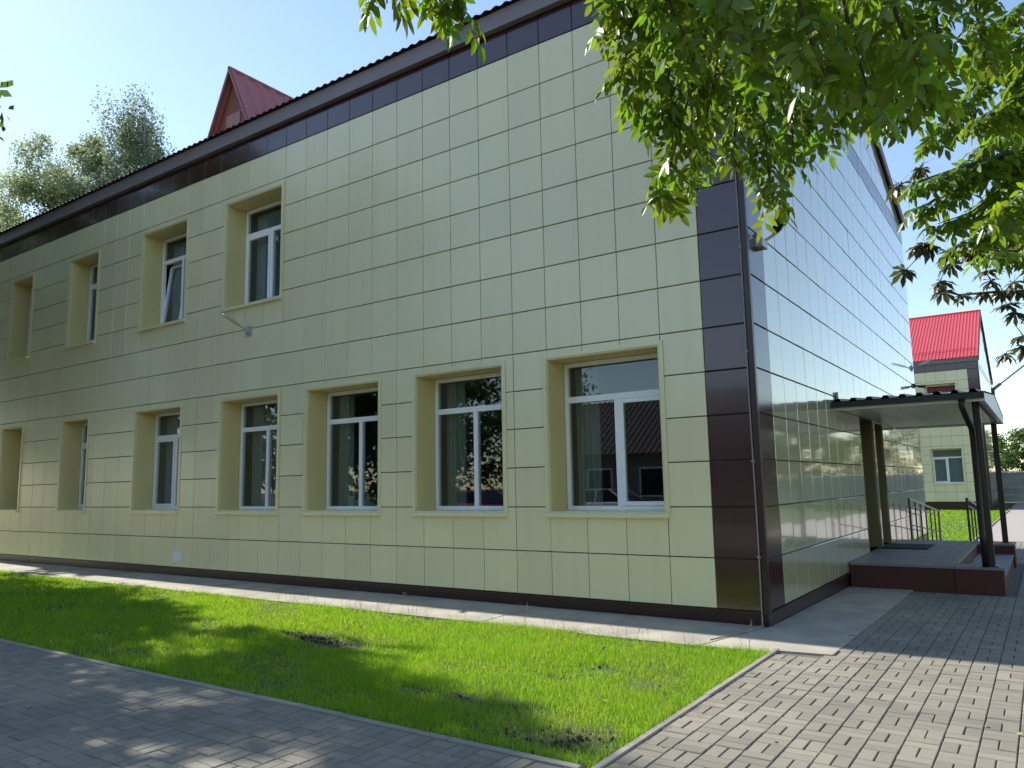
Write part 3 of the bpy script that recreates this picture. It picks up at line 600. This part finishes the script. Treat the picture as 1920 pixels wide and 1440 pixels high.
NEAR=[
 [(3.0,-5.38,3.58),(2.56,-5.86,3.42),(2.16,-6.25,3.38),(1.86,-6.65,3.29),(1.57,-6.95,3.32),(1.33,-7.22,3.28),(1.09,-7.4,3.24)],
 [(1.1,-7.39,3.24),(1.11,-7.34,3.13),(1.09,-7.31,3.07)],
 [(1.24,-7.28,3.27),(1.2,-7.2,3.15),(1.18,-7.16,3.09)],
 [(1.33,-7.22,3.28),(1.27,-7.17,3.09),(1.26,-7.12,3.03)],
 [(1.64,-6.89,3.3),(1.64,-6.75,3.13),(1.58,-6.75,3.08)],
 [(1.7,-6.85,3.29),(1.7,-6.73,3.04),(1.62,-6.68,2.91)],
 [(1.77,-6.75,3.29),(1.73,-6.63,3.01),(1.62,-6.58,2.84)],
 [(1.83,-6.67,3.3),(1.78,-6.59,2.97),(1.69,-6.51,2.77)],
 [(1.89,-6.64,3.29),(1.82,-6.49,2.93),(1.7,-6.45,2.65),(1.64,-6.43,2.54)],
 [(1.95,-6.52,3.33),(1.88,-6.42,2.96),(1.77,-6.34,2.73),(1.7,-6.32,2.62)],
 [(2.02,-6.49,3.31),(1.92,-6.29,2.96),(1.85,-6.19,2.72)],
 [(2.06,-6.38,3.35),(1.99,-6.25,2.91),(1.98,-6.18,2.63),(1.98,-6.14,2.52)],
 [(2.13,-6.26,3.39),(2.07,-6.15,2.99),(2.06,-6.12,2.67)],
 [(2.21,-6.23,3.37),(2.17,-6.16,3.04),(2.16,-6.03,2.78)],
 [(2.28,-6.12,3.4),(2.26,-6.06,3.1),(2.26,-6.03,2.82)],
 [(2.37,-6.09,3.37),(2.35,-5.95,3.13),(2.35,-5.91,2.82)],
 [(2.46,-5.97,3.39),(2.44,-5.93,3.12),(2.43,-5.9,2.82)],
 [(2.56,-5.86,3.42),(2.55,-5.84,3.17),(2.54,-5.82,2.9)],
 [(2.68,-5.76,3.44),(2.68,-5.76,3.25),(2.69,-5.67,3.07)],
 [(2.1,-7.08,2.94),(2.16,-7.06,2.76),(2.18,-6.98,2.63)],
 [(2.31,-7.09,2.85),(2.33,-7.07,2.65),(2.36,-6.99,2.52)],
 [(2.5,-7.02,2.8),(2.54,-7.01,2.6),(2.58,-6.93,2.44)],
 [(2.38,-6.89,2.94),(2.39,-6.77,2.76),(2.42,-6.67,2.56)],
 [(1.87,-7.02,3.09),(1.91,-6.9,2.96),(1.93,-6.83,2.85)]]
MID=[
 [(3.2,-2.92,3.7),(2.87,-3.38,3.54),(2.62,-3.74,3.38),(2.37,-3.93,3.28),(2.24,-4.03,3.23)],
 [(3.27,-2.89,4.4),(2.9,-3.33,4.2),(2.67,-3.58,4.02),(2.48,-3.68,3.75),(2.33,-3.83,3.56)],
 [(2.87,-3.38,3.54),(2.68,-3.59,3.24),(2.51,-3.75,3.07),(2.34,-3.85,3.01)],
 [(3.18,-2.83,3.44),(2.87,-3.26,3.2),(2.66,-3.52,3.0),(2.44,-3.71,2.91)],
 [(2.9,-3.33,4.2),(2.75,-3.47,3.79),(2.62,-3.58,3.51),(2.47,-3.66,3.41)],
 [(3.05,-3.14,4.02),(2.86,-3.33,3.71),(2.74,-3.42,3.35)],
 [(3.15,-3.06,4.74),(2.84,-3.36,4.47),(2.69,-3.5,4.31)],
 [(3.07,-2.86,3.2),(2.82,-3.21,3.01),(2.67,-3.39,2.89)],
 [(2.62,-3.74,3.38),(2.44,-3.8,3.2),(2.24,-3.89,3.12)],
 [(3.03,-4.22,3.48),(2.78,-4.5,3.4),(2.56,-4.57,3.29)],
 [(3.08,-4.23,3.97),(2.86,-4.38,3.61),(2.72,-4.36,3.31)],
 [(3.01,-4.01,3.21),(2.81,-4.25,3.0),(2.63,-4.31,2.85)],
 [(2.98,-3.79,2.82),(2.75,-3.97,2.73),(2.58,-4.07,2.74)],
 [(3.05,-4.31,3.67),(2.81,-4.55,3.73),(2.57,-4.61,3.64)]]
CHEST=[
 [(3.2,-1.76,2.89),(2.86,-2.15,2.85),(2.57,-2.35,2.85),(2.33,-2.47,2.84),(2.22,-2.58,2.87)],
 [(2.57,-2.35,2.85),(2.52,-2.48,2.96),(2.51,-2.51,3.06)],
 [(2.9,-2.25,3.29),(2.63,-2.43,3.2),(2.37,-2.62,3.1),(2.16,-2.77,3.2),(2.06,-2.77,3.16)],
 [(2.16,-2.77,3.2),(2.11,-2.75,3.11),(2.02,-2.74,3.03)],
 [(2.37,-2.62,3.1),(2.27,-2.61,3.04),(2.22,-2.59,2.93)],
 [(2.84,-2.11,2.64),(2.65,-2.32,2.69),(2.6,-2.34,2.79)],
 [(3.03,-2.1,2.53),(2.73,-2.28,2.44),(2.59,-2.38,2.39),(2.51,-2.46,2.27)],
 [(2.73,-2.28,2.44),(2.66,-2.4,2.57)],
 [(3.02,-2.11,3.1),(2.74,-2.28,2.99),(2.67,-2.36,2.9)],
 [(2.34,-3.78,3.44),(2.19,-3.77,3.38),(2.13,-3.85,3.29)]]
PIN = [pinnate(i) for i in range(5)]; PAL = [palmate(i) for i in range(4)]
def limb(b, pts, r0, r1): b.tube(pts, list(np.linspace(r0, r1, len(pts))), 8)
def branches(root, twigs, r0, main):
    b = MB(); limb(b, twigs[0], main, r0)
    for t in twigs[1:]: limb(b, t, r0, .0025)
    b.obj('twigs', M['twig'], root, True)
T1 = thing('ash_tree', 'tree whose bright green leafy branches hang across the top right corner', 'tree')
b = MB(); limb(b, [(5.6, -4.9, -.25), (5.5, -4.9, 1.5), (5.45, -4.95, 3.4), (5.6, -5, 6), (5.5, -5.1, 9)], .19, .06)
limb(b, [(5.48, -4.93, 2.9), (4.4, -5.0, 3.6), (3.0, -5.38, 3.58)], .07, .022); limb(b, [(5.47, -4.95, 3.2), (4.5, -4.2, 4.2), (3.2, -2.92, 3.9)], .06, .02)
limb(b, [(5.47, -4.95, 3.3), (4.6, -3.8, 4.5), (3.27, -2.89, 4.4)], .05, .02); limb(b, [(5.5, -5, 4.5), (5.0, -6.3, 5.8), (4.6, -7.6, 6.6)], .06, .02)
limb(b, [(4.4, -5.0, 3.6), (3.4, -6.2, 3.4), (2.6, -7.0, 3.1), (1.9, -7.0, 3.15)], .02, .006)
b.obj('trunk', M['bark'], T1, True); branches(T1, NEAR, .007, .022); branches(T1, MID, .008, .02)
leafy(T1, 'leaf', NEAR, PIN, M['ash'], .021, (.15, 1.0), (.5, .84), 300)
leafy(T1, 'leaf', MID, PIN, M['ash'], .030, (.1, .8), (.65, .95), 0, 3)
T2 = thing('chestnut_tree', 'chestnut tree with dark hand-shaped leaves reaching in from the right edge', 'tree')
b = MB(); limb(b, [(6.4, -.8, -.25), (6.3, -.8, 1.8), (6.2, -.9, 3.6), (6.3, -.9, 7)], .2, .06); limb(b, [(6.25, -.85, 2.6), (4.8, -1.2, 2.95), (3.2, -1.76, 2.89)], .06, .016); limb(b, [(6.2, -.9, 3.2), (4.6, -1.5, 3.5), (2.9, -2.25, 3.29)], .05, .014)
limb(b, [(6.28, -.82, 2.3), (4.6, -1.6, 2.6), (3.03, -2.1, 2.53)], .04, .012); limb(b, [(4.6, -1.6, 2.6), (3.6, -1.9, 2.7), (2.84, -2.11, 2.64)], .02, .01); limb(b, [(4.6, -1.5, 3.5), (3.6, -1.8, 3.2), (3.02, -2.11, 3.1)], .02, .01)
b.obj('trunk', M['bark'], T2, True); branches(T2, CHEST[:-1], .006, .014)
leafy(T2, 'leaf', CHEST, PAL, M['chest'], .10, (.1, .7), (.65, 1.0), 300, 3)

def crown_leaves(q, cl, k, spread, lsize, droop=0.):
    cp_ = np.repeat(np.array(cl), k, 0); sp = q.uniform(.35, .75, len(cl)).repeat(k)[:, None]*spread; off = np.clip(q.normal(size=cp_.shape), -1.7, 1.7)*sp*(.62, .62, .5)
    if droop: off[:, 2] -= np.minimum(np.abs(q.normal(size=len(off))), 1.6)*droop
    pos = cp_+off; d = q.normal(size=pos.shape); d[:, 2] -= .5; fr = frames(d, q.normal(size=pos.shape)*.8+(0, 0, 1)); tv = np.array([(0, 0, 0), (.5, .3, .06), (1, 0, -.05), (.5, -.3, .06)]); tf = np.array([(0, 1, 2), (0, 2, 3)])[:, ::-1]
    return scatter(tv, tf, pos, fr, q.uniform(.7, 1.3, len(pos))*lsize)
for t_, c_, m_ in ((T1, (5.4, -5.2, 7.6), 'ash'), (T2, (6.4, -.8, 7.2), 'chest')):
    q = np.random.default_rng(3); d = q.normal(size=(70, 3)); d /= np.linalg.norm(d, axis=1, keepdims=True); cl = np.array(c_)+d*q.uniform(.3, 1, (70, 1))**.6*(2.9, 2.9, 2.3)
    tag(ob('crown', npmesh('crown', *crown_leaves(q, cl, 110, .9, .17), M[m_]), t_), kind='stuff')
# crowns of the upper part of both trees (above the picture) and of all farther trees: many small leaf faces in clumps
def crown_tree(name, label, base, h, trunk_h, rx, rz, nclump, nleaf, lsize, m, bark, group=None, droop=0., tr=.16, seed=0):
    q = np.random.default_rng(seed+100); t = thing(name, label, 'tree', base, group); b = MB()
    top = np.array([q.normal(0, .3), q.normal(0, .3), h*.93]); P0 = np.array([0, 0, -.3])
    spine = [P0+(top-P0)*u+np.array([q.normal(0, .12), q.normal(0, .12), 0])*(0 < u < 1) for u in np.linspace(0, 1, 7)]; limb(b, spine, tr, .02)
    cz = trunk_h+(h-trunk_h)/2; cl = []
    while len(cl) < nclump:
        d = q.normal(size=3); d /= np.linalg.norm(d); r_ = q.uniform(.35, 1)**.6*(1+.22*math.sin(4*d[0]+seed)*math.cos(3*d[2]+seed)); p = np.array([d[0]*rx, d[1]*rx, d[2]*rz])*r_
        p[:2] *= 1-.25*max(0, p[2]/rz); cl.append(p+np.array([0, 0, cz]))
    for p in cl[::3]:
        u = min(.92, max(.25, (p[2]-.25*rx)/h)); s0 = spine[int(u*6)]; limb(b, [s0, (s0+p)/2+(0, 0, .15), p], .035, .008)
    b.obj('trunk', bark, t, True); ob('crown', npmesh('crown', *crown_leaves(q, cl, nleaf//nclump, rx*.32, lsize, droop), m), t); return t
gsh = 'shade trees left of the lawn'
for x, y, h, th, rx, rz, lab in ((-23.6, -3.3, 14.8, 3.0, 3.0, 5.6, 'nearest the wall'), (-17.8, -4.4, 15.7, 3.0, 2.6, 6.1, 'over the middle of the lawn'), (-14.3, -7.6, 12.3, 2.6, 2.8, 4.7, 'over the paved walkway'),
                              (-21.5, -8.2, 14.0, 3.0, 3.2, 5.4, 'behind the walkway one'), (-29.5, -5.5, 15.0, 3.0, 3.4, 5.8, 'farther left'), (-37.0, -9.5, 15.0, 2.5, 4.0, 6.0, 'far left by the yard'), (-44.0, -5.0, 15.5, 2.5, 4.2, 6.2, 'farthest left')):
    crown_tree('shade_tree', 'leafy tree left of the picture that shades the lawn, '+lab, (x, y, -.2), h, th, rx, rz, 95, 14000, .23, M['leafdark'], M['bark'], gsh, seed=int(-x))
gb = 'trees behind the left end of the roof'
crown_tree('birch_tree', 'tall drooping birch rising above the roof at left', (-33.4, 10.6, -.3), 22.6, 8, 2.6, 7.6, 130, 42000, .15, M['birchleaf'], M['birchbark'], gb, 1.6, seed=4)
crown_tree('birch_tree', 'lower drooping birch right of the tallest one, above the roof', (-30.6, 11.2, -.3), 19.4, 7, 1.9, 6.0, 80, 26000, .15, M['birchleaf'], M['birchbark'], gb, 1.4, seed=5)
crown_tree('round_tree', 'broad pale green tree above the roof at the far left', (-37.5, 8.6, -.3), 19.6, 6, 3.5, 6.8, 140, 42000, .16, M['birch'], M['bark'], gb, seed=6)
crown_tree('round_tree', 'rounded tree above the roof left of the birches', (-35.6, 10.0, -.3), 20.2, 6, 2.8, 6.6, 100, 34000, .16, M['birch'], M['bark'], gb, seed=7)
crown_tree('round_tree', 'green tree cut by the left picture edge above the roof', (-40.5, 7.0, -.3), 18.8, 6, 3.2, 6.2, 110, 32000, .16, M['birch'], M['bark'], gb, seed=8)
gr = 'trees behind the far fence'
for i, (x, y, h, rx) in enumerate([(2.4, 66, 6.4, 2.4), (6.5, 68, 7.5, 3.0), (11, 65, 7, 3), (-1.2, 72, 6.0, 2.6)]):
    crown_tree('fence_tree', ['round green tree behind the far fence, by the picture edge', 'green tree behind the far fence, right of the first one', 'green tree behind the far fence, far right of the path', 'green tree behind the far fence, partly hidden by the wing'][i], (x, y, -.5), h, .8, rx, h*.42, 70, 7000, .22, M['leafdark'], M['bark'], gr, seed=20+i)
gm = 'trees across the yard behind the camera'
for i, (x, y, h, rx) in enumerate([(-30, -27, 13, 5), (-24, -30, 14, 5), (-38, -24, 13, 5), (-4, -30, 9, 4), (4, -27, 11, 4.5), (12, -24, 12, 4.5), (-45, -28, 13, 5.5), (-52, -19, 13, 5.5), (-33, -34, 13, 5.5), (15, 63, 8, 3.4), (19, 65, 8.5, 3.6), (23, 63, 8, 3.5), (27, 66, 9, 3.8), (31, 63, 8.5, 3.6), (35, 60, 9, 4), (28, 45, 7, 3.4), (30, 52, 8, 3.5)]):
    crown_tree('yard_tree', 'leafy tree across the yard, outside the picture, seen only in reflections', (x, y, -.4), h, .3, rx, h*.46, 70, 6300, .34, M['leafdark'], M['bark'], gm, seed=40+i)
# low house across the yard: the windows mirror it
hs = thing('yard_house', 'low plaster house across the yard mirrored in the ground-floor windows', 'house', (-13.5, -27, -.17))
MB().box(-6, 6, -4, 4, 0, 3.2).obj('wall', M['house'], hs)
rr = MB(); corrugated(rr, -6.4, 6.4, [(4.5, 3.0), (0, 6.0)], .3, .05); corrugated(rr, -6.4, 6.4, [(0, 6.0), (-4.5, 3.0)], .3, .05); rr.obj('roof', M['houseroof'], hs)
MB().add([(-6, -4, 3.2), (-6, 4, 3.2), (-6, 0, 5.9), (6, -4, 3.2), (6, 4, 3.2), (6, 0, 5.9)], [(0, 1, 2), (3, 5, 4)]).obj('gable', M['house'], hs)
for k in range(4):
    f = MB().box(-4.9+2.8*k, -3.5+2.8*k, 4.001, 4.06, 1.0, 2.4).obj('window', M['pvc'], hs); MB().box(-4.8+2.8*k, -3.6+2.8*k, 4.061, 4.07, 1.1, 2.3).obj('pane', M['mat_'], f)

# two parked cars across the yard, mirrored low in the two nearest ground-floor windows
def car(label, loc, rz, paint, stripe):
    t = thing('parked_car', label, 'car', loc); t.rotation_euler = (0, 0, rz)
    low = [(-2.1, .28), (-2.12, .55), (-2.05, .80), (-1.25, .90), (1.15, .93), (2.0, .86), (2.1, .6), (2.08, .28)]; n = len(low); b = MB()
    for y, k in ((-.86, .97), (-.80, 1.), (.80, 1.), (.86, .97)):
        for (x, z) in low: b.v.append((x*k, y, z if abs(y) < .85 else .3+(z-.3)*.93))
    for r_ in range(3):
        for k in range(n): b.f.append((r_*n+k, r_*n+(k+1) % n, (r_+1)*n+(k+1) % n, (r_+1)*n+k))
    b.f += [tuple(reversed(range(n))), tuple(range(3*n, 4*n))]; bd = b.obj('body', paint, t)
    cb = [(-1.25, .90), (-.55, 1.40), (.75, 1.43), (1.55, .92)]; g_ = MB(); m_ = len(cb)
    for y in (-.74, .74):
        for (x, z) in cb: g_.v.append((x, y*(1 if z < 1 else .80), z))
    g_.f = [(0, 1, 2, 3), (7, 6, 5, 4)]+[(k, k+4, (k+1) % 4+4, (k+1) % 4) for k in range(4)]; g_.obj('glazing', M['cardark'], t)
    MB().box(-.55, .75, -.585, .585, 1.40, 1.455).obj('roof', paint, t)
    for sy in (-1, 1):
        for (xa, za, xb, zb) in ((-1.22, .92, -.52, 1.42), (.1, .92, .1, 1.43), (1.5, .94, .74, 1.44)): MB().tube([(xa, sy*.745, za), (xb, sy*.595, zb)], .035, 6).obj('pillar', paint, t)
        for x in (-1.35, 1.3):
            w_ = MB().tube([(x, sy*.70, .31), (x, sy*.87, .31)], .31, 18).obj('wheel', M['tyre'], t); MB().tube([(x, sy*.871, .31), (x, sy*.885, .31)], .19, 14).obj('rim', M['grey'], w_)
        MB().box(-2.13, -2.05, sy*.70-.14, sy*.70+.14, .58, .72).obj('headlight', M['lamp'], t); MB().box(2.03, 2.11, sy*.70-.12, sy*.70+.12, .62, .76).obj('tail_light', M['carred'], t)
        if stripe: MB().box(-1.9, 1.9, sy*.865-.005, sy*.865+.005, .52, .66).obj('stripe', M['carblue'], t)
car('white car with blue side marking, mirrored in the nearest ground-floor window', (-12.4, -18.6, -.17), R(8), M['carwhite'], True)
car('red car mirrored low in the second ground-floor window', (-18.2, -17.4, -.17), R(15), M['carred'], False)

# ------------------------------------------------------------------ grass, clods, weeds
def grass(x0, x1, y0, y1, dens, h, w, holes, dz):
    n = int((x1-x0)*(y1-y0)*dens); p = np.stack([rng.uniform(x0, x1, n), rng.uniform(y0, y1, n)], 1)
    f = (np.sin(p[:, 0]*2.3+1.1*np.sin(p[:, 1]*3.1))+np.sin(p[:, 1]*4.7+1.3*np.sin(p[:, 0]*1.9))+.8*np.sin(p[:, 0]*9.1+p[:, 1]*7.7)*np.sin(p[:, 1]*11.3))/2.8
    keep = rng.random(n) < np.clip(.85+.5*f, .4, 1.)
    for (cx, cy, rx, ry, s) in holes: keep &= (((p[:, 0]-cx)/rx)**2+((p[:, 1]-cy)/ry)**2+rng.normal(0, .25, n) > 1) | (rng.random(n) > s)
    keep &= p[:, 1] < np.where(p[:, 1] > 0, 1e9, -1.32+.025*np.sin(p[:, 0]*2.7)+.02*np.sin(p[:, 0]*17)+rng.normal(0, .02, n)); p = p[keep]; f = f[keep]; n = len(p); z = np.array([gz(v) for v in (p[:, 1] if y0 > 0 else p[:1, 1])]) if y0 > 0 else np.full(n, -.17)
    a = rng.uniform(0, 2*PI, n); hh = h*rng.uniform(.4, 1.3, n)*(1+.35*f)*np.where(rng.random(n) < .03, 1.5, 1); ww = w*rng.uniform(.7, 1.3, n); lean = rng.normal(0, .32, (n, 2))*hh[:, None]
    dx, dy = np.cos(a)*ww/2, np.sin(a)*ww/2; B = np.column_stack([p, z+dz])
    V = np.zeros((n, 5, 3)); off = np.column_stack([dx, dy, np.zeros(n)]); V[:, 0] = B-off; V[:, 1] = B+off
    mid = B+np.column_stack([lean*.35, hh*.55]); V[:, 2] = mid-off*.7; V[:, 3] = mid+off*.7; V[:, 4] = B+np.column_stack([lean, hh*np.clip(1-.3*(np.abs(lean).sum(1)/hh), .6, 1)])
    F = np.array([(0, 1, 3), (0, 3, 2), (2, 3, 4)])[None]+5*np.arange(n)[:, None, None]; return V.reshape(-1, 3), F.reshape(-1, 3)
HOL = [(-4.35, -2.95, .55, .16, .97), (-3.75, -3.12, .5, .17, .95), (-1.75, -4.1, .28, .1, .85), (-1.2, -4.05, .2, .1, .8), (-.75, -2.65, .22, .12, .6), (-.2, -2.4, .2, .14, .6), (-.05, -4.55, .42, .22, .6), (.12, -4.35, .2, .3, .6), (-1.9, -3.3, .25, .1, .5), (.05, -3.1, .3, .2, .35), (-.45, -4.6, .4, .12, .55), (-6.6, -4.0, .3, .14, .6), (-.9, -3.15, .35, .12, .5)]
parts = [grass(-3.6, .385, -4.865, -1.0, 10500, .060, .0042, HOL, -.015), grass(-9, -3.6, -4.865, -.85, 5600, .060, .0058, HOL, -.015), grass(-26, -9, -4.865, -.6, 2000, .066, .010, [], -.015),
         grass(-3, .38, -1.6, -1.3, 1200, .085, .004, [], -.015), grass(.30, .395, -4.8, -1.2, 3500, .055, .0038, [], -.015)]
V, F = join(parts); tag(ob('grass', npmesh('grass', V, F, M['grass'])), 'short bright green grass growing on the lawn before the wall', 'grass', kind='stuff')
V, F = grass(.05, .86, 15.1, 44, 900, .07, .014, [], -.08); V2, F2 = grass(-14, .0, 16, 44, 160, .10, .03, [], -.08); V3, F3 = grass(4, 16, 46, 60, 150, .1, .03, [], -.08)
V, F = join([(V, F), (V2, F2), (V3, F3)]); tag(ob('far_grass', npmesh('far_grass', V, F, M['grass'])), 'sunlit grass between the two buildings beyond the ramp', 'grass', kind='stuff')
tag(sheet('far_lawn', M['turf'], -14, .86, 15.1, 44.5, -.06, 1.), kind='structure')
# clods of earth on the bare patches
cv, cf = [], []
ico = np.array([(1, 0, 0), (-1, 0, 0), (0, 1, 0), (0, -1, 0), (0, 0, 1), (0, 0, -1.)]); icf = np.array([(0, 2, 4), (2, 1, 4), (1, 3, 4), (3, 0, 4), (2, 0, 5), (1, 2, 5), (3, 1, 5), (0, 3, 5)])
for (cx, cy, rx, ry, s) in HOL:
    for k in range(int((150 if s > .9 else 45)*rx*ry/.1)):
        r_ = abs(random.gauss(0, .008))+.004; v = ico*r_*rng.uniform(.6, 1.3, (6, 3)); cv.append((rotm(v, random.random()*6, random.random()*3)+(cx+random.gauss(0, rx*.5), cy+random.gauss(0, ry*.5), -.178+r_*.3), icf))
V, F = join(cv); tag(ob('clods', npmesh('clods', V, F, M['clod'])), 'dark crumbly earth on bare patches of the lawn', 'soil', kind='stuff')
# fallen leaves and straw on lawn and paving
lv, q_ = [], random.Random(9)
for k in range(130):
    x, y = (q_.uniform(-8, .3), q_.uniform(-4.8, -1.4)) if k % 2 else (q_.uniform(-6, 2.6), q_.uniform(-6.6, -1.3))
    on = LX0 < x < .385 and y > -4.87; v, f = leaflet(q_.uniform(.04, .07), q_.uniform(.02, .03)); lv.append((rotm(v, q_.uniform(0, 6.28), q_.gauss(0, .25), q_.gauss(0, .4))+(x, y, -.13+q_.uniform(-.02, .02) if on else -.163), f))
V, F = join(lv); tag(ob('fallen_leaves', npmesh('fallen_leaves', V, F, M['dry'])), 'scattered dry fallen leaves on the lawn and paving', 'leaves', kind='stuff')
# dry stalks along the concrete and on the walkway edge
P_, q_ = [], random.Random(5)
b = MB()
for k in range(70):
    x = q_.uniform(-7, .36); y = yE(x)+q_.gauss(0, .04); h = q_.uniform(.05, .2) if k % 4 else q_.uniform(.2, .3); l = (q_.gauss(0, .05), q_.gauss(0, .04))
    b.tube([(x, y, -.18), (x+l[0]*.4, y+l[1]*.4, -.18+h*.6), (x+l[0], y+l[1], -.18+h)], [.0022, .0018, .0012], 3)
    if h > .14:
        for u in (.75, .85, .95): b.tube([(x+l[0]*u, y+l[1]*u, -.18+h*u), (x+l[0]*u+q_.gauss(0, .015), y+l[1]*u+q_.gauss(0, .015), -.18+h*u+.02)], [.003, .001], 3)
for k in range(110):
    x = .40+abs(q_.gauss(0, .05)); y = q_.uniform(-4.6, -1.25); a = q_.uniform(0, 6.28); l = q_.uniform(.03, .09); b.tube([(x, y, -.165), (x+l*math.cos(a), y+l*math.sin(a), -.162)], .0013, 3)
tag(b.obj('dry_stalks', M['dry']), 'thin dry stalks and clippings along the lawn edges', 'stalks', kind='stuff')
